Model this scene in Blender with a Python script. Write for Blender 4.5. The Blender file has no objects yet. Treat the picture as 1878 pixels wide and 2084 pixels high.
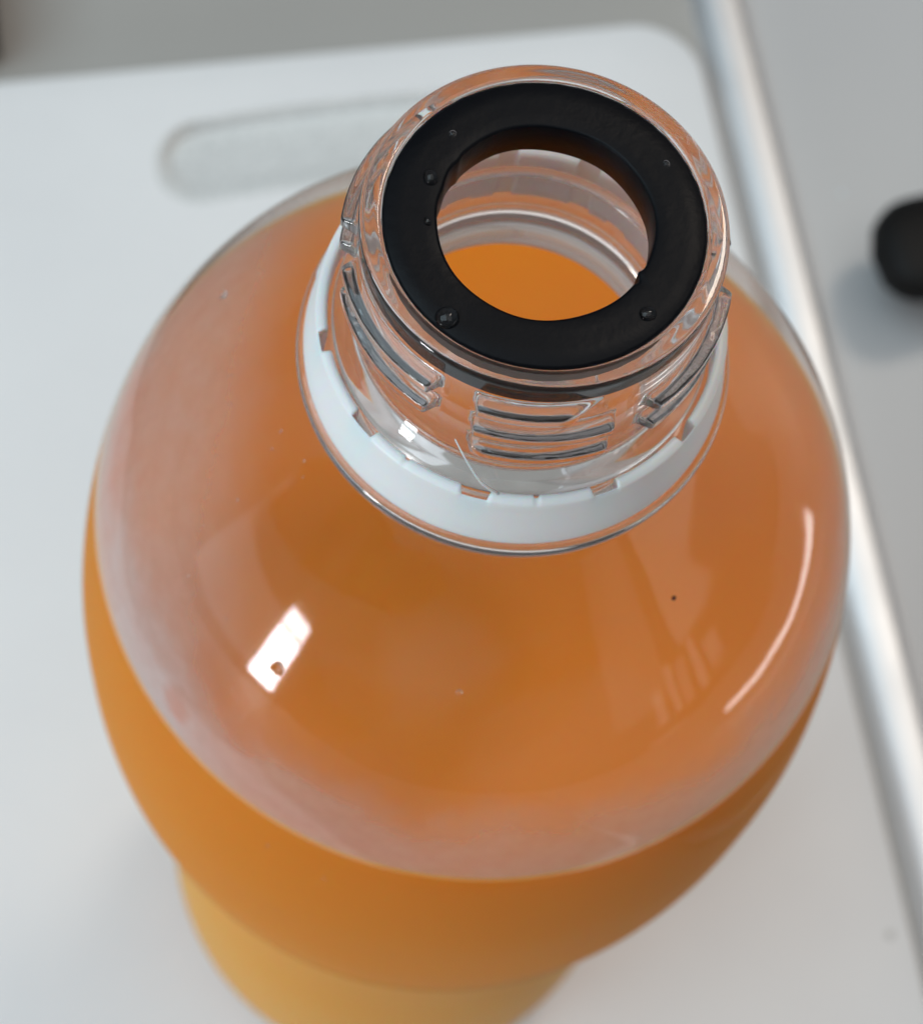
import bpy, bmesh, math, random
import numpy as np
from mathutils import Matrix, Vector
random.seed(4)
MM = .001
scene = bpy.context.scene
col = scene.collection
R = math.radians

# ------------------------------------------------------------------ camera
# z = 0 is the top of the cutting board, the bottle stands on it and is 208 mm tall
H = 208.
cam_d = bpy.data.cameras.new('camera')
cam = bpy.data.objects.new('camera', cam_d); col.objects.link(cam)
F_PX, CX, CY, W_PX, H_PX = 4078.5, 849.1, 912.8, 1878., 2084.
cam_d.sensor_fit = 'HORIZONTAL'; cam_d.sensor_width = 36.
cam_d.lens = F_PX / W_PX * 36.
cam_d.shift_x = (W_PX / 2 - CX) / W_PX
cam_d.shift_y = -(H_PX / 2 - CY) / W_PX
right = Vector((.9872167, .1464141, .0629777))
down = Vector((.1593840, -.9068815, -.3900804))
fwd = Vector((0., .3951315, -.9186246))
m = Matrix.Identity(4)
for i in range(3):
    m[i][0] = right[i]; m[i][1] = -down[i]; m[i][2] = -fwd[i]
m.translation = Vector((-6.0273, -67.9625, 116.46 + H)) * MM
cam.matrix_world = m
cam_d.clip_start = .005; cam_d.clip_end = 20.
cam_d.dof.use_dof = True
cam_d.dof.focus_distance = .1335
cam_d.dof.aperture_fstop = cam_d.lens / 1.75
scene.camera = cam

# ------------------------------------------------------------------ light
YAW = .29705                                    # the board is turned by this angle
U = Vector((math.cos(YAW), math.sin(YAW), 0)); V = Vector((-math.sin(YAW), math.cos(YAW), 0))
world = bpy.data.worlds.new('World'); scene.world = world; world.use_nodes = True
bg = world.node_tree.nodes['Background']
bg.inputs[0].default_value = (.97, .96, 1., 1); bg.inputs[1].default_value = .11

def area(name, loc, target, sx, sy, radiance, color):
    d = bpy.data.lights.new(name, 'AREA'); d.shape = 'RECTANGLE'
    d.size = sx; d.size_y = sy; d.color = color
    d.energy = radiance * math.pi * sx * sy
    o = bpy.data.objects.new(name, d); col.objects.link(o)
    o.location = loc
    o.rotation_euler = (Vector(target) - Vector(loc)).to_track_quat('-Z', 'Y').to_euler()
    return o
def polar(az, el, dist, base=(0, 0, .17)):
    return Vector(base) + Vector((math.cos(R(az)) * math.cos(R(el)), math.sin(R(az)) * math.cos(R(el)), math.sin(R(el)))) * dist
TGT = (0, 0, .17)
area('window_pane_lamp', polar(-134.5, -1.4, 1.3), TGT, .165, .26, 40, (.93, .97, 1.))
area('window_pane_lamp', polar(-134.5, 7., 1.3), TGT, .165, .09, 26, (.93, .97, 1.))
area('daylight_lamp', polar(195, 57, 1.15), TGT, .95, .95, 3.0, (.69, .89, 1.))
area('overhead_fill', polar(20, 80, 1.5), TGT, 1.5, 1.3, .95, (1., .98, .95))  # overhead fill added to make up for the dim world light
area('window_wall_lamp', polar(-152, .5, 1.3), TGT, .62, .30, .75, (.95, .97, 1.))
area('room_reflection_lamp', polar(-12, 11, 1.4), TGT, .78, .40, .75, (1., .93, .84))  # unseen panels stand in for lit room walls mirrored in the shoulder
area('room_reflection_lamp', polar(-41, 9, 1.45), TGT, .40, .60, .32, (1., .93, .84))
for az_, el_, w_, h_, L_ in ((-37, -4, .05, .13, .75), (-32.5, -3, .035, .16, .9), (-29, -3.5, .06, .14, .55), (-24.5, -2.5, .04, .18, .85), (-19.5, -4, .09, .08, .6), (-33, -11, .30, .018, .7)):  # small lit panels added for the shapes mirrored in the shoulder
    area('room_reflection_lamp', polar(az_, el_, 1.1), TGT, w_, h_, L_, (1., .94, .88))
area('streak_lamp', polar(-2, -20, .43), TGT, .30, .018, 6, (1., .96, .92))  # unseen lamp added low at right for the curved streak on the shoulder
area('warm_room_lamp', polar(58, 56, 1.3), TGT, .25, .25, 15.5, (1., .86, .72))
scene.view_settings.view_transform = 'Standard'; scene.view_settings.look = 'None'
scene.view_settings.exposure = 0; scene.view_settings.gamma = 1
cy = scene.cycles
cy.max_bounces = 24; cy.transmission_bounces = 20; cy.transparent_max_bounces = 24; cy.glossy_bounces = 10; cy.diffuse_bounces = 6
cy.caustics_reflective = True; cy.caustics_refractive = True
cy.sample_clamp_indirect = 4.; cy.blur_glossy = .3

# ------------------------------------------------------------------ materials
def mat(name):
    m = bpy.data.materials.new(name); m.use_nodes = True
    nt = m.node_tree; nt.nodes.clear()
    out = nt.nodes.new('ShaderNodeOutputMaterial')
    return m, nt, out
def node(nt, typ, **kw):
    n = nt.nodes.new(typ)
    for k, v in kw.items():
        if k.startswith('i_'):
            n.inputs[k[2:].replace('_', ' ')].default_value = v
        else: setattr(n, k, v)
    return n
def math_n(nt, op, a, b=None, clamp=False):
    n = nt.nodes.new('ShaderNodeMath'); n.operation = op; n.use_clamp = clamp
    for i, x in enumerate((a, b)):
        if x is None: continue
        if isinstance(x, (int, float)): n.inputs[i].default_value = x
        else: nt.links.new(x, n.inputs[i])
    return n.outputs[0]
def principled(name, color, rough, **kw):
    m, nt, out = mat(name)
    p = nt.nodes.new('ShaderNodeBsdfPrincipled')
    p.inputs['Base Color'].default_value = (*color, 1); p.inputs['Roughness'].default_value = rough
    for k, v in kw.items(): p.inputs[k].default_value = v
    nt.links.new(p.outputs[0], out.inputs[0])
    return m, nt, p
def noise(nt, scale, detail=3, rough=.5, coord='Object'):
    tc = nt.nodes.new('ShaderNodeTexCoord'); n = nt.nodes.new('ShaderNodeTexNoise')
    n.inputs['Scale'].default_value = scale; n.inputs['Detail'].default_value = detail; n.inputs['Roughness'].default_value = rough
    nt.links.new(tc.outputs[coord], n.inputs['Vector']); return n.outputs['Fac']
def ramp(nt, fac, stops):
    r = nt.nodes.new('ShaderNodeValToRGB'); e = r.color_ramp.elements
    while len(e) < len(stops): e.new(.5)
    for el, (p, c) in zip(e, stops):
        el.position = p; el.color = (*c, 1) if isinstance(c, tuple) else (c, c, c, 1)
    nt.links.new(fac, r.inputs[0]); return r.outputs[0]
def bump(nt, p, height, strength, dist):
    b = nt.nodes.new('ShaderNodeBump'); b.inputs['Strength'].default_value = strength; b.inputs['Distance'].default_value = dist
    nt.links.new(height, b.inputs['Height']); nt.links.new(b.outputs[0], p.inputs['Normal'])

# thick clear plastic of the neck, refracting
M_NECK, nt, p = principled('clear_plastic', (.985, .97, .965), .015, **{'IOR': 1.5, 'Transmission Weight': 1.})
hz = nt.nodes.new('ShaderNodeBsdfTranslucent'); hz.inputs[0].default_value = (.88, .86, .86, 1)     # faint haze of moulded plastic
hd_ = nt.nodes.new('ShaderNodeBsdfDiffuse'); hd_.inputs[0].default_value = (.88, .86, .86, 1)
h0 = nt.nodes.new('ShaderNodeMixShader'); nt.links.new(hz.outputs[0], h0.inputs[1]); nt.links.new(hd_.outputs[0], h0.inputs[2])
hm = nt.nodes.new('ShaderNodeMixShader'); hm.inputs[0].default_value = .012
nt.links.new(p.outputs[0], hm.inputs[1]); nt.links.new(h0.outputs[0], hm.inputs[2]); nt.links.new(hm.outputs[0], nt.nodes['Material Output'].inputs[0])
# thin plastic wall of the body: clear sheet with mirror reflections
M_WALL, nt, out = mat('thin_plastic_wall')
geo = nt.nodes.new('ShaderNodeNewGeometry')
ior = nt.nodes.new('ShaderNodeMix'); ior.data_type = 'FLOAT'
nt.links.new(geo.outputs['Backfacing'], ior.inputs[0]); ior.inputs[2].default_value = 1.57; ior.inputs[3].default_value = 1 / 1.57
fr = nt.nodes.new('ShaderNodeFresnel'); nt.links.new(ior.outputs[0], fr.inputs['IOR'])
tcw = nt.nodes.new('ShaderNodeTexCoord'); sw = nt.nodes.new('ShaderNodeSeparateXYZ'); nt.links.new(tcw.outputs['Object'], sw.inputs[0])
two = nt.nodes.new('ShaderNodeMapRange'); nt.links.new(sw.outputs['Z'], two.inputs[0])   # two air faces above the drink, one where the drink wets the wall
two.inputs[1].default_value = .1562; two.inputs[2].default_value = .1568; two.inputs[3].default_value = .14; two.inputs[4].default_value = 1.1
foot = nt.nodes.new('ShaderNodeMapRange'); foot.interpolation_type = 'SMOOTHSTEP'; nt.links.new(sw.outputs['Z'], foot.inputs[0])   # extra reflection put in low down for a pale veil of light
foot.inputs[1].default_value = .085; foot.inputs[2].default_value = .06; foot.inputs[3].default_value = 0; foot.inputs[4].default_value = .14
fac = math_n(nt, 'MULTIPLY', fr.outputs[0], math_n(nt, 'ADD', two.outputs[0], foot.outputs[0]), True)
tr = nt.nodes.new('ShaderNodeBsdfTransparent'); nt.links.new(ramp(nt, math_n(nt, 'MULTIPLY', math_n(nt, 'SUBTRACT', sw.outputs['Z'], .1562), 1500, True), [(0, (.875, .80, .75)), (1, (.975, .965, .955))]), tr.inputs[0])  # darker tint below the drink line stands in for light lost at the wall
gl = nt.nodes.new('ShaderNodeBsdfGlossy'); gl.inputs['Roughness'].default_value = .07
bn = nt.nodes.new('ShaderNodeBump'); bn.inputs['Strength'].default_value = .12; bn.inputs['Distance'].default_value = .0006
nt.links.new(noise(nt, 90, 2), bn.inputs['Height']); nt.links.new(bn.outputs[0], gl.inputs['Normal'])
mx = nt.nodes.new('ShaderNodeMixShader'); nt.links.new(fac, mx.inputs[0]); nt.links.new(tr.outputs[0], mx.inputs[1]); nt.links.new(gl.outputs[0], mx.inputs[2])
nt.links.new(mx.outputs[0], out.inputs[0])
# cloudy amber drink
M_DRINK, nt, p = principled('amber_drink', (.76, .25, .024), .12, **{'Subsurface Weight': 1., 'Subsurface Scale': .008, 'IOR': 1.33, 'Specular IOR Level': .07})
p.inputs['Subsurface Radius'].default_value = (1.2, .55, .3)
gd = nt.nodes.new('ShaderNodeNewGeometry'); sd = nt.nodes.new('ShaderNodeSeparateXYZ'); nt.links.new(gd.outputs['Normal'], sd.inputs[0])
up = math_n(nt, 'MULTIPLY', math_n(nt, 'GREATER_THAN', sd.outputs['Z'], .8), .3)      # only the open surface meets air; the sides wet the plastic
nt.links.new(up, p.inputs['Specular IOR Level'])
lc = ramp(nt, noise(nt, 26, 4), [(.3, (.80, .250, .020)), (.7, (.84, .280, .026))]); tcd = nt.nodes.new('ShaderNodeTexCoord'); sz = nt.nodes.new('ShaderNodeSeparateXYZ'); nt.links.new(tcd.outputs['Object'], sz.inputs[0])
low_glow = nt.nodes.new('ShaderNodeMapRange'); low_glow.interpolation_type = 'SMOOTHSTEP'; nt.links.new(sz.outputs['Z'], low_glow.inputs[0])   # paler gold low down, painted in for light passing through the drink
nt.links.new(math_n(nt, 'ADD', sz.outputs['Z'], math_n(nt, 'MULTIPLY', noise(nt, 35, 3), .012)), low_glow.inputs[0])
low_glow.inputs[1].default_value = .142; low_glow.inputs[2].default_value = .025; low_glow.inputs[3].default_value = 0; low_glow.inputs[4].default_value = 1
lm = nt.nodes.new('ShaderNodeMix'); lm.data_type = 'RGBA'; nt.links.new(low_glow.outputs[0], lm.inputs[0]); nt.links.new(lc, lm.inputs[6]); lm.inputs[7].default_value = (.88, .44, .085, 1)
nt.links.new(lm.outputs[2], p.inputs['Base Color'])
M_WHITE, nt, p = principled('white_band_plastic', (.82, .83, .835), .4, **{'Subsurface Weight': .5, 'Subsurface Scale': .002})
M_RUBBER, nt, p = principled('black_rubber', (.0025, .003, .0045), .42, **{'Specular IOR Level': .11})
bump(nt, p, noise(nt, 1800, 4), .25, .0001)
n = noise(nt, 160, 5); c = ramp(nt, n, [(.3, .33), (.75, .55)]); nt.links.new(c, p.inputs['Roughness'])
M_WATER, nt, p = principled('water', (1, 1, 1), 0., **{'IOR': 1.33, 'Transmission Weight': 1.})
M_BOARD, nt, p = principled('white_board_plastic', (.84, .845, .86), .38)
n = noise(nt, 22, 5); nt.links.new(ramp(nt, n, [(.3, (.82, .83, .84)), (.7, (.87, .88, .885))]), p.inputs['Base Color'])
bump(nt, p, noise(nt, 1500, 3), .12, .0002)
M_RECESS, nt, p = principled('rough_board_plastic', (.72, .73, .73), .55)
n = noise(nt, 900, 4); nt.links.new(ramp(nt, n, [(.3, (.62, .64, .635)), (.7, (.80, .815, .81))]), p.inputs['Base Color'])
bump(nt, p, noise(nt, 1200, 3), .3, .0003)
M_SMUDGE, nt, p = principled('grey_smudge', (.5, .5, .49), .5)
nt.links.new(ramp(nt, noise(nt, 2500), [(.3, (.56, .56, .55)), (.7, (.7, .7, .69))]), p.inputs['Base Color'])
M_TOP2, nt, p = principled('grey_worktop_right', (.6, .6, .6), .42)  # worktop right of the strip, a lighter grey than the left
n = noise(nt, 7, 6); nt.links.new(ramp(nt, n, [(.3, (.53, .53, .535)), (.7, (.58, .575, .57))]), p.inputs['Base Color'])
bump(nt, p, noise(nt, 700, 4), .15, .0003)
M_TOP, nt, p = principled('grey_worktop', (.42, .42, .42), .38)
n = noise(nt, 6, 6); nt.links.new(ramp(nt, n, [(.3, (.40, .39, .37)), (.7, (.45, .44, .415))]), p.inputs['Base Color'])
bump(nt, p, noise(nt, 700, 4), .15, .0003)
M_STEEL, nt, p = principled('satin_steel', (.86, .87, .88), .30, **{'Metallic': 1.})
n = noise(nt, 60, 4); nt.links.new(ramp(nt, n, [(.2, .45), (.8, .56)]), p.inputs['Roughness'])
M_BLACK, nt, p = principled('black_plastic', (.006, .006, .006), .55, **{'Specular IOR Level': .2})
bump(nt, p, noise(nt, 500, 3), .2, .0003)
M_DARK, nt, p = principled('dark_painted_metal', (.03, .03, .026), .4)
bump(nt, p, noise(nt, 300, 3), .2, .0003)
M_SPECK, nt, p = principled('brown_speck', (.05, .012, .006), .6)
nt.links.new(ramp(nt, noise(nt, 3000), [(.3, (.03, .008, .004)), (.7, (.07, .018, .01))]), p.inputs['Base Color'])
# fog of fine condensation inside the shoulder, with clearer patches
M_FOG, nt, out = mat('condensation')
tc = nt.nodes.new('ShaderNodeTexCoord'); sep = nt.nodes.new('ShaderNodeSeparateXYZ'); nt.links.new(tc.outputs['Object'], sep.inputs[0])
nw = nt.nodes.new('ShaderNodeTexNoise'); nw.inputs['Scale'].default_value = 130; nw.inputs['Detail'].default_value = 4
nt.links.new(tc.outputs['Object'], nw.inputs['Vector'])
wob = math_n(nt, 'MULTIPLY', math_n(nt, 'SUBTRACT', nw.outputs['Fac'], .5), .009)
z = math_n(nt, 'ADD', sep.outputs['Z'], wob)
mr = nt.nodes.new('ShaderNodeMapRange'); mr.interpolation_type = 'SMOOTHSTEP'
nt.links.new(z, mr.inputs[0]); mr.inputs[1].default_value = .1685; mr.inputs[2].default_value = .1600; mr.inputs[3].default_value = .012; mr.inputs[4].default_value = .36
# more fog on the window side
dx = math_n(nt, 'MULTIPLY', sep.outputs['X'], -1 / .034)
mr2 = nt.nodes.new('ShaderNodeMapRange'); mr2.interpolation_type = 'SMOOTHSTEP'
nt.links.new(dx, mr2.inputs[0]); mr2.inputs[1].default_value = .46; mr2.inputs[2].default_value = .74; mr2.inputs[3].default_value = 0; mr2.inputs[4].default_value = .34
def span(v, a, b, c, d):
    k = nt.nodes.new('ShaderNodeMapRange'); k.interpolation_type = 'SMOOTHSTEP'; nt.links.new(v, k.inputs[0])
    for i_, x_ in enumerate((a, b, c, d)): k.inputs[i_ + 1].default_value = x_
    return k.outputs[0]
dxw = math_n(nt, 'ADD', dx, math_n(nt, 'MULTIPLY', wob, 12))
edge = span(dxw, .84, .96, 1, .25)                                     # fog thins along the far left
back = span(sep.outputs['Y'], .002, .014, 1, .22)                      # the wall away from the window is nearly clear
lf = math_n(nt, 'MULTIPLY', span(dxw, -.05, .40, 0, 1), .022)          # thin veil on the window half
big = nt.nodes.new('ShaderNodeTexNoise'); big.inputs['Scale'].default_value = 48; big.inputs['Detail'].default_value = 2; big.inputs['Distortion'].default_value = .8
nt.links.new(tc.outputs['Object'], big.inputs['Vector'])
smr = nt.nodes.new('ShaderNodeMapRange'); smr.interpolation_type = 'SMOOTHSTEP'; nt.links.new(big.outputs['Fac'], smr.inputs[0])
smr.inputs[1].default_value = .47; smr.inputs[2].default_value = .62; smr.inputs[3].default_value = 0; smr.inputs[4].default_value = .035
fog = math_n(nt, 'ADD', math_n(nt, 'ADD', math_n(nt, 'MULTIPLY', mr.outputs[0], back), math_n(nt, 'MULTIPLY', mr2.outputs[0], edge)), math_n(nt, 'ADD', smr.outputs[0], lf))
# the bore of the neck is fogged too
nk = nt.nodes.new('ShaderNodeMapRange'); nt.links.new(sep.outputs['Z'], nk.inputs[0])
nk.inputs[1].default_value = .183; nk.inputs[2].default_value = .1875; nk.inputs[3].default_value = 0; nk.inputs[4].default_value = .08
fog = math_n(nt, 'ADD', fog, nk.outputs[0])
fog = math_n(nt, 'ADD', fog, math_n(nt, 'MULTIPLY', span(sep.outputs['Z'], .1839, .1846, 0, .28), span(sep.outputs['Z'], .1856, .187, 1, 0)))   # fog ring added where the bore meets the shoulder, greys the lip
fine = nt.nodes.new('ShaderNodeTexNoise'); fine.inputs['Scale'].default_value = 420; fine.inputs['Detail'].default_value = 5
nt.links.new(tc.outputs['Object'], fine.inputs['Vector'])
fog = math_n(nt, 'MULTIPLY', fog, math_n(nt, 'ADD', math_n(nt, 'MULTIPLY', fine.outputs['Fac'], .5), .75))
def patch(fog, cx, cyy, cz, rx, soft, amount):
    d = nt.nodes.new('ShaderNodeVectorMath'); d.operation = 'DISTANCE'
    nt.links.new(tc.outputs['Object'], d.inputs[0]); d.inputs[1].default_value = (cx * MM, cyy * MM, (cz + H) * MM)
    dd = math_n(nt, 'ADD', d.outputs['Value'], math_n(nt, 'MULTIPLY', math_n(nt, 'SUBTRACT', nw.outputs['Fac'], .5), .009))
    k = nt.nodes.new('ShaderNodeMapRange'); k.interpolation_type = 'SMOOTHSTEP'
    nt.links.new(dd, k.inputs[0]); k.inputs[1].default_value = (rx - soft) * MM; k.inputs[2].default_value = rx * MM
    k.inputs[3].default_value = 1 - amount; k.inputs[4].default_value = 1
    return math_n(nt, 'MULTIPLY', fog, k.outputs[0])
fog = patch(fog, -12, -14, -26, 5.5, 1., .9)
fog = patch(fog, -6, -17, -27, 3, .8, .8)
fog = patch(fog, -9, -25.5, -36, 5, 2.5, .85)
fog = patch(fog, -22.5, -24, -47.5, 2.6, 1.6, .45)
t1 = nt.nodes.new('ShaderNodeBsdfTransparent')
d1 = nt.nodes.new('ShaderNodeBsdfDiffuse'); d1.inputs[0].default_value = (.85, .87, .9, 1)
d2 = nt.nodes.new('ShaderNodeBsdfTranslucent'); d2.inputs[0].default_value = (.85, .87, .9, 1)
m1 = nt.nodes.new('ShaderNodeMixShader'); m1.inputs[0].default_value = .5
nt.links.new(d1.outputs[0], m1.inputs[1]); nt.links.new(d2.outputs[0], m1.inputs[2])
m2 = nt.nodes.new('ShaderNodeMixShader'); nt.links.new(fog, m2.inputs[0]); nt.links.new(t1.outputs[0], m2.inputs[1]); nt.links.new(m1.outputs[0], m2.inputs[2])
nt.links.new(m2.outputs[0], out.inputs[0])

# ------------------------------------------------------------------ helpers
def tag(o, label=None, cat=None, group=None, kind=None):
    if label: o['label'] = label
    if cat: o['category'] = cat
    if group: o['group'] = group
    if kind: o['kind'] = kind
    return o
def empty(name, loc=(0, 0, 0)):
    o = bpy.data.objects.new(name, None); o.empty_display_size = .01; o.location = loc; col.objects.link(o); return o
def link(name, me, material, parent=None, smooth=True):
    me.materials.append(material)
    if smooth: me.polygons.foreach_set('use_smooth', [True] * len(me.polygons))
    o = bpy.data.objects.new(name, me); col.objects.link(o)
    if parent: o.parent = parent
    return o
def grid_mesh(name, P, close_u=True, close_v=False):
    """P: array (rows, cols, 3) in mm -> mesh; columns wrap round the axis"""
    n, mcol = P.shape[:2]
    idx = np.arange(n * mcol).reshape(n, mcol)
    a = idx if close_v else idx[:-1]; b = np.roll(idx, -1, 0) if close_v else idx[1:]
    if close_u: A, B, C_, D = a, b, np.roll(b, -1, 1), np.roll(a, -1, 1)
    else: A, B, C_, D = a[:, :-1], b[:, :-1], b[:, 1:], a[:, 1:]
    faces = np.stack([A, B, C_, D], -1).reshape(-1, 4)
    me = bpy.data.meshes.new(name)
    me.from_pydata((P.reshape(-1, 3) * MM).tolist(), [], faces.tolist()); me.update()
    return me
def lathe(name, prof, seg=256, close_v=False, theta_fn=None):
    """prof: list of (r, z) in mm (z from the lip plane)"""
    prof = np.array(prof, float); th = np.linspace(0, 2 * np.pi, seg, endpoint=False)
    r = prof[:, 0][:, None] * np.ones(seg)[None]; z = (prof[:, 1] + H)[:, None] * np.ones(seg)[None]
    if theta_fn: r, z = theta_fn(r, z, th[None, :])
    P = np.stack([r * np.cos(th), r * np.sin(th), z], -1)
    me = grid_mesh(name, P, True, close_v)
    bm = bmesh.new(); bm.from_mesh(me); bmesh.ops.remove_doubles(bm, verts=bm.verts, dist=1e-7)
    bmesh.ops.recalc_face_normals(bm, faces=bm.faces); bm.to_mesh(me); bm.free()
    return me
def catmull(pts, n):
    p = np.array(pts, float); d = np.r_[0, np.cumsum(np.linalg.norm(np.diff(p, axis=0), axis=1))]
    m = np.zeros_like(p); m[1:-1] = (p[2:] - p[:-2]) / (d[2:] - d[:-2])[:, None]
    m[0] = (p[1] - p[0]) / (d[1] - d[0]); m[-1] = (p[-1] - p[-2]) / (d[-1] - d[-2])
    s = np.linspace(0, d[-1], n); k = np.clip(np.searchsorted(d, s) - 1, 0, len(p) - 2)
    h = (d[k + 1] - d[k])[:, None]; t = ((s - d[k])[:, None]) / h
    return (2*t**3-3*t**2+1)*p[k] + (t**3-2*t**2+t)*h*m[k] + (-2*t**3+3*t**2)*p[k+1] + (t**3-t**2)*h*m[k+1]
def tube(name, pts, radius, seg=10):
    pts = np.array(pts, float); rows = []
    for i, p in enumerate(pts):
        t = pts[min(i + 1, len(pts) - 1)] - pts[max(i - 1, 0)]; t /= np.linalg.norm(t)
        a = np.cross(t, (0.3, .2, .93)); a /= np.linalg.norm(a); b = np.cross(t, a)
        rr = radius[i] if hasattr(radius, '__len__') else radius
        rows.append([p + rr * (math.cos(k) * a + math.sin(k) * b) for k in np.linspace(0, 2 * math.pi, seg, endpoint=False)])
    me = grid_mesh(name, np.array(rows))
    bm = bmesh.new(); bm.from_mesh(me); bmesh.ops.holes_fill(bm, edges=[e for e in bm.edges if e.is_boundary])
    bmesh.ops.recalc_face_normals(bm, faces=bm.faces); bm.to_mesh(me); bm.free(); return me

# ------------------------------------------------------------------ bottle
BODY = [(12.9, -21.5), (14.4, -22.5), (16.2, -24.0), (20.1, -28.), (24.8, -33.), (29.4, -39.), (32.3, -45.), (34.2, -51.4), (35.3, -57.),
        (36.2, -63.), (36.95, -70.), (37.3, -78.), (37.4, -86.), (36.95, -95.), (35.7, -105.), (33.4, -115.), (31.0, -125.),
        (29.7, -135.), (29.6, -145.), (30.6, -155.), (32.4, -168.), (33.5, -182.), (33.6, -194.), (32.6, -202.), (29.5, -206.6), (25., -208.)]
body_prof = catmull(BODY, 240)
bottle = empty('plastic_bottle')
tag(bottle, 'clear plastic bottle with open threaded neck standing on the white board', 'bottle')
base = [(25., -208.), (20., -206.6), (10., -203.), (.05, -201.5)]
shell = lathe('body', list(body_prof) + base[1:], 320)
link('body', shell, M_WALL, bottle)

# neck finish: lip, helical interrupted threads, bead, support ring and bore in one solid of thick plastic
SEG = 1080
rows = []
def add(r, z): rows.append((r, z, 0))
BORE = 10.92
for k in range(6): a = math.pi / 2 * k / 5; add(BORE + .35 - .35 * math.cos(a), -.35 + .35 * math.sin(a))     # inner lip round
for x in (11.5, 11.8): add(x, 0)
for k in range(7): a = math.pi / 2 * k / 6; add(12.1 + .4 * math.sin(a), -.4 + .4 * math.cos(a))               # outer lip round
for zz in np.linspace(-.55, -12.4, 150): rows.append((12.5, zz, 1))                                         # threaded wall
for r_, z_ in [(12.55, -12.6), (12.8, -12.9), (13.3, -13.5), (13.75, -14.2), (13.95, -14.8), (13.9, -15.3), (13.3, -15.6), (12.9, -15.8), (12.75, -16.2),
               (12.7, -17.5), (12.75, -18.8), (12.95, -19.15), (13.3, -19.3), (15.9, -19.4), (16.25, -19.5), (16.45, -19.75), (16.52, -20.2), (16.45, -20.7),
               (16.2, -21.0), (15.8, -21.15), (14.0, -21.25), (13.1, -21.4), (12.6, -21.9), (12.1, -22.6), (11.6, -23.2), (11.25, -23.35), (11.0, -23.1), (BORE, -22.5)]:
    add(r_, z_)
for zz in np.linspace(-21, -1, 40): add(BORE, zz)
rows = np.array(rows); th = np.linspace(0, 2 * np.pi, SEG, endpoint=False)
A0 = R(-64); deg = np.degrees((A0 - th) % (2 * np.pi))
def smooth(x, a, b): t = np.clip((x - a) / (b - a), 0, 1); return t * t * (3 - 2 * t)
vent = np.ones(SEG)
for c in (-108.5, -52.5, 6, 65, 128, 190):
    d = np.abs((np.degrees(th) - c + 180) % 360 - 180); vent *= smooth(d, 4.7, 8.3)
rng = np.random.default_rng(3)
rough = rng.normal(0, 1, (len(rows), SEG)); rough = sum(np.roll(rough, k, 1) for k in range(7)) / 4; rough = (rough + np.roll(rough, 1, 0) + np.roll(rough, 2, 0)) / 2
r = rows[:, 0][:, None] * np.ones(SEG)[None]; zz = rows[:, 1]
thr = np.zeros_like(r)
for k in range(3):
    t = deg + 360 * k; zc = -2.75 - 3.18 * t / 360
    env = smooth(t, -2, 14) * (1 - smooth(t, 752, 766))
    dz = zz[:, None] - zc[None]
    h = np.where(dz > 0, 1 - smooth(dz, .42, .95), 1 - smooth(-dz, .38, 1.15))
    thr = np.maximum(thr, h * env[None] * vent[None])
mask = (rows[:, 2] == 1)[:, None]
flank = 4 * thr * (1 - thr)
r = r + np.where(mask, thr * 1.2 + flank * rough * .016 * smooth(-zz, 3.5, 6)[:, None], 0)
P = np.stack([r * np.cos(th), r * np.sin(th), (zz + H)[:, None] * np.ones(SEG)], -1)
neck_me = grid_mesh('neck', P, True, True)
bm = bmesh.new(); bm.from_mesh(neck_me); bmesh.ops.recalc_face_normals(bm, faces=bm.faces); bm.to_mesh(neck_me); bm.free()
link('neck', neck_me, M_NECK, bottle)

# white tamper band left by the cap, its broken bridges as notches along the top edge
def notches(r, z, th):
    dg = np.degrees(th) % 360
    top = np.zeros_like(dg)
    for c, w in ((264, 4.2), (300.5, 4.0), (227, 4.6), (199, 3.6), (330, 3.4), (30, 4), (75, 4), (102, 3.4), (150, 4)):
        d = np.abs((dg - c + 180) % 360 - 180); top = np.maximum(top, 1 - smooth(d, w - .5, w))
    for c in (281, 243): 
        d = np.abs((dg - c + 180) % 360 - 180); top = np.maximum(top, .3 * (1 - smooth(d, .5, 1.)))
    low = np.zeros_like(dg)
    for c, w in ((118, 5), (60, 4.4), (20, 4), (165, 5)):
        d = np.abs((dg - c + 180) % 360 - 180); low = np.maximum(low, 1 - smooth(d, w - .6, w))
    zt = z - H
    ins = np.zeros_like(r); ins[[0, 1, 2, 11, 12, 13, 14]] = 1
    r = np.where(ins > 0, r + top * (np.maximum(r, np.array([14.98, 15.0, 15.02] + [0] * 8 + [15.5, 15.35, 15.2, 15.0])[:, None]) - r), r)
    cut = np.where(zt > -14.3, top * .25, 0)
    return r, z - cut + np.where(zt < -18.6, low * .9, 0)
band = lathe('tamper_band', [(14.25, -14.0), (14.35, -13.55), (14.6, -13.5), (15.05, -13.6), (15.15, -13.9), (15.2, -14.6), (15.25, -15.0), (15.65, -17.2), (15.95, -18.9), (15.95, -19.15), (15.7, -19.28),
                             (14.9, -19.25), (14.7, -18.9), (14.5, -17.), (14.3, -15.)], 720, True, notches)
band_o = link('tamper_band', band, M_WHITE, bottle)
pts = catmull([(-3.6, -13.35, -7.9), (-2.6, -14.1, -9.4), (-1.2, -14.6, -11.8), (.15, -14.45, -13.7)], 14); pts[:, 2] += H
link('plastic_whisker', tube('plastic_whisker', pts, np.linspace(.05, .13, 14), 8), M_WHITE, band_o)

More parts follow.
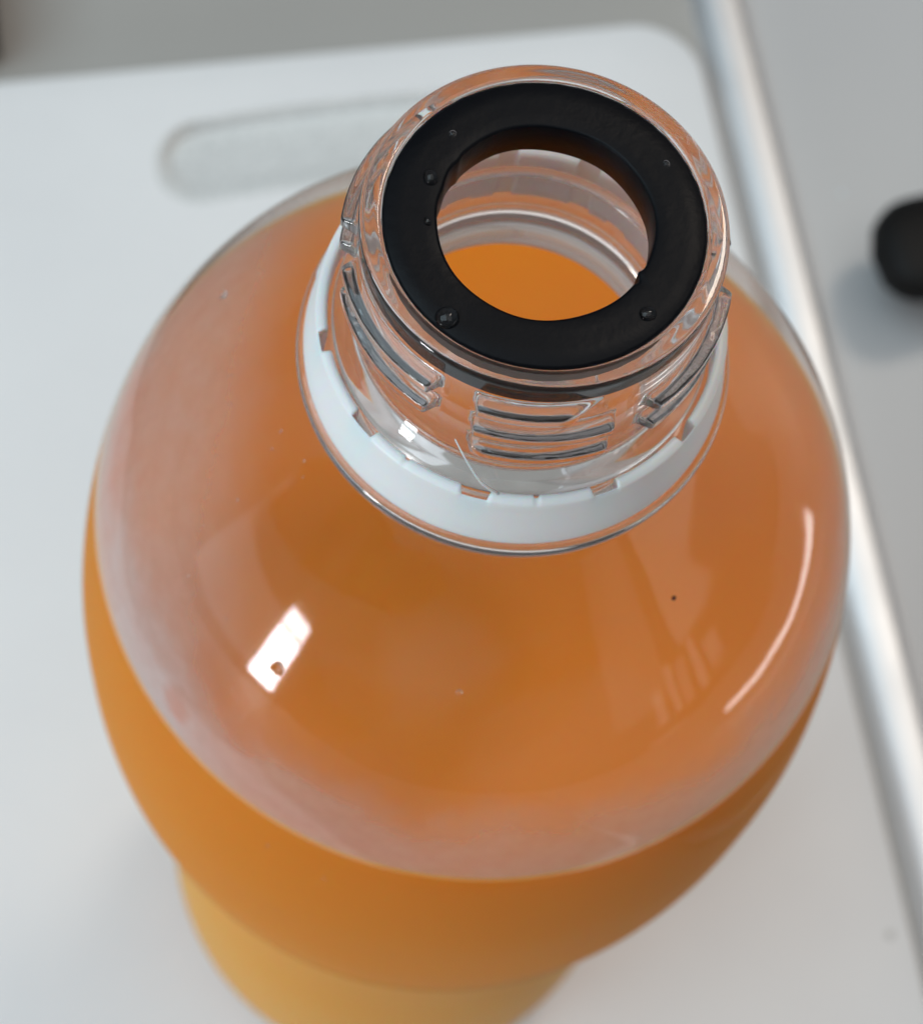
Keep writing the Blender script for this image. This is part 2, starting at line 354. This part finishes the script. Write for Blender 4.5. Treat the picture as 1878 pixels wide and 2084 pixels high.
# fog of condensation on the inside of the shoulder, above the drink
LEVEL = -51.45
def body_r(z): return np.interp(z, body_prof[::-1, 1], body_prof[::-1, 0])
zs = np.linspace(-24.2, LEVEL - .05, 70)
fog_o = link('condensation', lathe('condensation', [(10.88, q) for q in np.linspace(-3.35, -22.6, 12)] + [(11.1, -23.45), (12.6, -23.5), (14., -23.6)] + [(body_r(q) - .2, q) for q in zs], 256), M_FOG, bottle)

# ------------------------------------------------------------------ drink
zs = np.r_[np.linspace(LEVEL + .25, -204.5, 200)]
prof = [(.05, LEVEL), (12, LEVEL), (24, LEVEL), (31, LEVEL), (32.6, LEVEL + .02), (33.4, LEVEL + .06), (33.85, LEVEL + .16)] + [(body_r(q) - .1, q) for q in zs] + [(20., -204.6), (10., -202.5), (.05, -201.)]
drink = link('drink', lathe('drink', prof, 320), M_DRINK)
tag(drink, 'cloudy amber orange drink filling the bottle up to its shoulder', 'drink')

# ------------------------------------------------------------------ rubber washer in the mouth
def wobble(r, z, th):
    nick = sum(a_ * np.exp(-((np.degrees(th) - c_ + 180) % 360 - 180) ** 2 / w_ ** 2) for a_, c_, w_ in ((-.22, 338, 2.2), (.16, 333, 2.), (-.14, 170, 7), (-.1, 151, 3)))
    return r + np.where(r < 9, .05 * np.sin(3 * th + 1) + .03 * np.sin(7 * th) + nick, .02 * np.sin(40 * th) * np.sin(9 * th)), z
wprof = [(10.96, -.35), (10.93, -.12), (10.7, .02), (9.5, .03), (8.4, .0), (7.6, 0.), (7.42, -.05), (7.34, -.2), (7.32, -1.6), (7.34, -3.0), (7.45, -3.2), (9., -3.22), (10.7, -3.2), (10.96, -3.0), (10.96, -1.5)]
washer = link('rubber_washer', lathe('rubber_washer', wprof, 360, True, wobble), M_RUBBER)
tag(washer, 'black rubber washer ring seated in the mouth of the bottle neck', 'washer')

def dome(name, c, rad, h, material, sq=1., rot=0., seg=28):
    rows = []
    for k in range(9):
        a = math.pi / 2 * k / 8
        rows.append([(c[0] + rad * math.cos(a) * math.cos(t) * sq, c[1] + rad * math.cos(a) * math.sin(t), c[2] + h * math.sin(a)) for t in np.linspace(0, 2 * math.pi, seg, endpoint=False)])
    rows.insert(0, [(c[0] + (x[0] - c[0]) * .02, c[1] + (x[1] - c[1]) * .02, c[2]) for x in rows[0]])
    me = grid_mesh(name, np.array(rows) - np.array([[[c[0], c[1], c[2]]]]))
    bm = bmesh.new(); bm.from_mesh(me); bmesh.ops.remove_doubles(bm, verts=bm.verts, dist=1e-6)
    bmesh.ops.recalc_face_normals(bm, faces=bm.faces); bm.to_mesh(me); bm.free()
    o = link(name, me, material); o.location = Vector(c) * MM; o.rotation_euler.z = rot; return o
drops = [((-5.46, -8.39), .82, .55, 1., 'largest round water droplet at the lower left of the black washer'),
         ((-8.05, 1.85), .62, .4, .8, 'water droplet at the left inner edge of the black washer, with a bright slanted glint'),
         ((7.5, -5.75), .55, .35, 1.1, 'water droplet at the lower right of the black washer, by the short scratch'),
         ((-7.75, -1.5), .36, .22, .7, 'small narrow droplet on the left inner rim of the washer, between two bigger ones'),
         ((-7.06, 5.58), .3, .14, 1., 'tiny droplet at the upper left of the black washer'),
         ((7.6, 5.9), .34, .16, .8, 'tiny droplet at the upper right inner rim of the black washer')]
for (x, y), rad, h, sq, lab in drops:
    o = dome('water_droplet', (x, y, H - .08), rad, h + .1, M_WATER, sq, .5); tag(o, lab, 'droplet', 'droplets on the black washer')

# small specks and beads on the shoulder
def on_shoulder(x, y, z, off=.05):
    return Vector((x, y, z + H)) * (1) + Vector((x, y, math.hypot(x, y) * .8)).normalized() * off
def bead(name, x, y, z, rad, material, lab, cat, group=None, off=.05):
    bm = bmesh.new(); bmesh.ops.create_icosphere(bm, subdivisions=3, radius=rad * MM)
    for v_ in bm.verts: v_.co *= 1 + .18 * math.sin(v_.co.x * 4000 + v_.co.y * 2500)
    me = bpy.data.meshes.new(name); bm.to_mesh(me); bm.free()
    o = link(name, me, material)
    n_ = Vector((x, y, math.hypot(x, y) * .85)).normalized()
    rr = float(body_r(z)); k = rr / math.hypot(x, y)
    o.location = (Vector((x * k, y * k, z + H)) + n_ * off) * MM
    o.scale = (1, 1, .6); o.rotation_euler = n_.to_track_quat('Z', 'Y').to_euler()
    tag(o, lab, cat, group); return o
bead('dark_speck', 15.21, -14.3, -28.97, .2, M_SPECK, 'tiny dark brown speck on the right side of the bottle shoulder', 'speck')
bead('water_bead', -14.05, -22.73, -35.68, .58, M_WATER, 'clear water bead on the shoulder inside the bright window reflection', 'droplet', 'beads on the bottle shoulder')
bead('water_bead', -23.9, 7.59, -33.58, .42, M_WATER, 'clear bead on the far left of the bottle shoulder', 'droplet', 'beads on the bottle shoulder')
bead('water_bead', .07, -23.51, -31.81, .26, M_WATER, 'tiny curled bead on the front middle of the bottle shoulder', 'droplet', 'beads on the bottle shoulder')

PIN = ['upper bead of a close pair of pinprick beads left of the white tamper band',
       'lower bead of a close pair of pinprick beads left of the white tamper band',
       'highest pinprick water bead on the shoulder, left of the white tamper band',
       'pinprick water bead just below the highest one, left of the white tamper band',
       'single pinprick water bead midway between the tamper band and the left edge of the bottle',
       'upper left bead of a slanting row of pinprick beads above the window reflection',
       'third bead along the slanting row of pinprick beads above the window reflection',
       'pinprick bead touching the left side of the bright window reflection',
       'second bead along the slanting row of pinprick beads above the window reflection',
       'left one of two pinprick glints on the body under the curved drink line',
       'right one of two pinprick glints on the body under the curved drink line']
for k, p_ in enumerate([(-14.41, -9.54, -25.11), (-14.29, -10.65, -25.67), (-16.6, -7.08, -25.91), (-17.11, -8.27, -26.89), (-19.25, -11.49, -30.48), (-22.43, -16.2, -36.75), (-18.71, -19.46, -35.88), (-16.04, -21.83, -35.99), (-21.78, -17.5, -37.11), (-13.35, -32.6, -56.64), (-8.1, -34.44, -57.57)]):
    bead('water_pinprick', *p_, (.13, .1, .16, .12, .14)[k % 5], M_WATER, PIN[k], 'droplet', 'pinprick beads on the left of the bottle')

# ------------------------------------------------------------------ cutting board
def uvw(u, w, z): return U * u + V * w + Vector((0, 0, z))
U0, U1, W0, W1, TH, CR, ER = -210., 82.4, -150., 154.5, 8., 13., 1.2
def outline(ins, n=14):
    pts = []
    for (cu, cw, a0) in ((U1 - CR, W1 - CR, 0), (U0 + CR, W1 - CR, 90), (U0 + CR, W0 + CR, 180), (U1 - CR, W0 + CR, 270)):
        for k in range(n + 1):
            a = R(a0 + 90 * k / n); pts.append((cu + (CR - ins) * math.cos(a), cw + (CR - ins) * math.sin(a)))
    return pts
bm = bmesh.new()
rings = []
for ins, z in [(ER, -TH), (.3, -TH + .3), (0, -TH + ER), (0, -ER), (.25, -ER * .35), (.6, -ER * .1), (ER, 0)]:
    rings.append([bm.verts.new(uvw(a, b, z) * MM) for a, b in outline(ins)])
for a, b in zip(rings, rings[1:]):
    for i in range(len(a)):
        j = (i + 1) % len(a); bm.faces.new((a[i], a[j], b[j], b[i]))
bm.faces.new(list(reversed(rings[0])))
# finger recess: a grid patch let into the top face
SU0, SU1, SW0, SW1 = -24.5, 60., 125.5, 143.4
gu = np.linspace(-29, 64, 190); gw = np.linspace(121, 148, 90)
def recess(u, w):
    cr = 8.9; cu = min(max(u, SU0 + cr), SU1 - cr); cw = (SW0 + SW1) / 2
    bow = -.0016 * (u - 20) ** 2
    d = cr - math.hypot(u - cu, w - cw - bow * .8)     # > 0 inside
    if d <= 0: return 0.
    deep = .5 + 3.0 * max(0, min(1, (w - SW0 + 1) / (SW1 - SW0)))
    t = min(1, d / (.9 + 4.5 * max(0, min(1, (SW1 - 4 - w) / 10)))); t = t * t * (3 - 2 * t)
    return -deep * t
gv = [[bm.verts.new(uvw(a, b, recess(a, b)) * MM) for a in gu] for b in gw]
rec = []
for j in range(len(gw) - 1):
    for i in range(len(gu) - 1):
        q_ = (gv[j][i], gv[j][i + 1], gv[j + 1][i + 1], gv[j + 1][i])
        if min(v_.co.z for v_ in q_) < -1e-7: rec.append([tuple(v_.co) for v_ in q_])
        else: bm.faces.new(q_)
loop = gv[0] + [row[-1] for row in gv[1:]] + gv[-1][-2::-1] + [row[0] for row in gv[-2:0:-1]]
edges = []
for L in (rings[-1], loop):
    for i in range(len(L)):
        e = bm.edges.get((L[i], L[(i + 1) % len(L)])) or bm.edges.new((L[i], L[(i + 1) % len(L)])); edges.append(e)
bmesh.ops.triangle_fill(bm, edges=edges, use_beauty=True)
bmesh.ops.delete(bm, geom=[v_ for v_ in bm.verts if not v_.link_faces], context='VERTS')
bmesh.ops.recalc_face_normals(bm, faces=bm.faces)
me = bpy.data.meshes.new('cutting_board'); bm.to_mesh(me); bm.free()
board = link('cutting_board', me, M_BOARD)
me = bpy.data.meshes.new('finger_recess'); me.from_pydata([v_ for f_ in rec for v_ in f_], [], [(4 * k, 4 * k + 1, 4 * k + 2, 4 * k + 3) for k in range(len(rec))])
bm = bmesh.new(); bm.from_mesh(me); bmesh.ops.remove_doubles(bm, verts=bm.verts, dist=1e-7); bmesh.ops.recalc_face_normals(bm, faces=bm.faces)
if sum(f_.normal.z for f_ in bm.faces) < 0: bmesh.ops.reverse_faces(bm, faces=bm.faces)
bm.to_mesh(me); bm.free()
link('finger_recess', me, M_RECESS, board)
tag(board, 'white plastic cutting board with rounded corners and a finger recess under the bottle', 'cutting board')
dome('board_speck', tuple(uvw(78.6, -24, 0)), .8, .06, M_SMUDGE)
tag(bpy.data.objects['board_speck'], 'faint grey speck near the right edge of the white board', 'speck')

# ------------------------------------------------------------------ worktop and metal strip
ZT = -TH - .05
bm = bmesh.new()
vs = [bm.verts.new(uvw(a, b, ZT) * MM) for a, b in ((-900, -700), (90, -700), (90, 900), (-900, 900))]
bm.faces.new(vs); me = bpy.data.meshes.new('worktop'); bm.to_mesh(me); bm.free()
tag(link('worktop', me, M_TOP, smooth=False), kind='structure')
bm = bmesh.new()
vs = [bm.verts.new(uvw(a, b, ZT) * MM) for a, b in ((90, -700), (900, -700), (900, 900), (90, 900))]
bm.faces.new(vs); me = bpy.data.meshes.new('worktop_right'); bm.to_mesh(me); bm.free()
tag(link('worktop_right', me, M_TOP2, smooth=False), kind='structure')
prof = [(85.4, .03), (85.7, .4), (86.6, 1.4), (87.8, 2.6), (89.2, 3.3), (90.8, 3.6), (92.4, 3.75), (93.9, 3.6), (95., 2.9), (95.7, 1.5), (95.9, .03)]
pp = catmull(prof, 44)
P = np.array([[uvw(a, b, ZT + h) for b in (-600, -200, 0, 100, 200, 600)] for a, h in pp])
strip = link('metal_strip', grid_mesh('metal_strip', P, False), M_STEEL)
tag(strip, 'shiny rounded metal strip running along the right side of the white board', 'metal strip')

# ------------------------------------------------------------------ black handle tip on the right, held clear of the worktop
P = []
K = 40
spine = catmull([(102.8, 95.2, 14), (106, 95.0, 14.6), (112, 95.4, 15.), (122, 97, 15.), (136, 102., 15.5), (150, 103, 17), (170, 104, 20)], K)
for i, (a, b, h) in enumerate(spine):
    s = i / (K - 1) * 70
    wdt = 10.3 * math.sqrt(max(0, 1 - max(0, 1 - s / 9.0) ** 2)) + .02; hgt = 4.2 * math.sqrt(max(0, 1 - max(0, 1 - s / 5.) ** 2)) + .02
    ring = []
    for t in np.linspace(0, 2 * math.pi, 32, endpoint=False):
        c_, s_ = math.cos(t), math.sin(t)
        ring.append(uvw(a, b + wdt * math.copysign(abs(c_) ** .8, c_), ZT + h + hgt * math.copysign(abs(s_) ** .8, s_)))
    P.append(ring)
me = grid_mesh('black_handle', np.array(P))
bm = bmesh.new(); bm.from_mesh(me); bmesh.ops.holes_fill(bm, edges=[e for e in bm.edges if e.is_boundary]); bmesh.ops.recalc_face_normals(bm, faces=bm.faces); bm.to_mesh(me); bm.free()
hd = link('black_handle', me, M_BLACK)
tag(hd, 'rounded tip of a black plastic handle reaching over the grey worktop beyond the metal strip', 'handle')

# dark object at the far left behind the board
bm = bmesh.new(); bmesh.ops.create_cube(bm, size=1)
bmesh.ops.scale(bm, verts=bm.verts, vec=(.04, .05, .02)); bmesh.ops.bevel(bm, geom=bm.edges[:], offset=.002, segments=3, affect='EDGES')
me = bpy.data.meshes.new('dark_block'); bm.to_mesh(me); bm.free()
blk = link('dark_block', me, M_DARK); blk.location = uvw(-51.6 - 20, 187, ZT + 10) * MM; blk.rotation_euler.z = YAW
tag(blk, 'dark edge of an object on the worktop at the top left corner behind the board', 'dark object')
# crumb on the worktop
c_ = dome('crumb', (67.3, 142.6, ZT), .45, .4, M_WHITE); tag(c_, 'tiny pale crumb on the grey worktop left of the black handle', 'crumb')
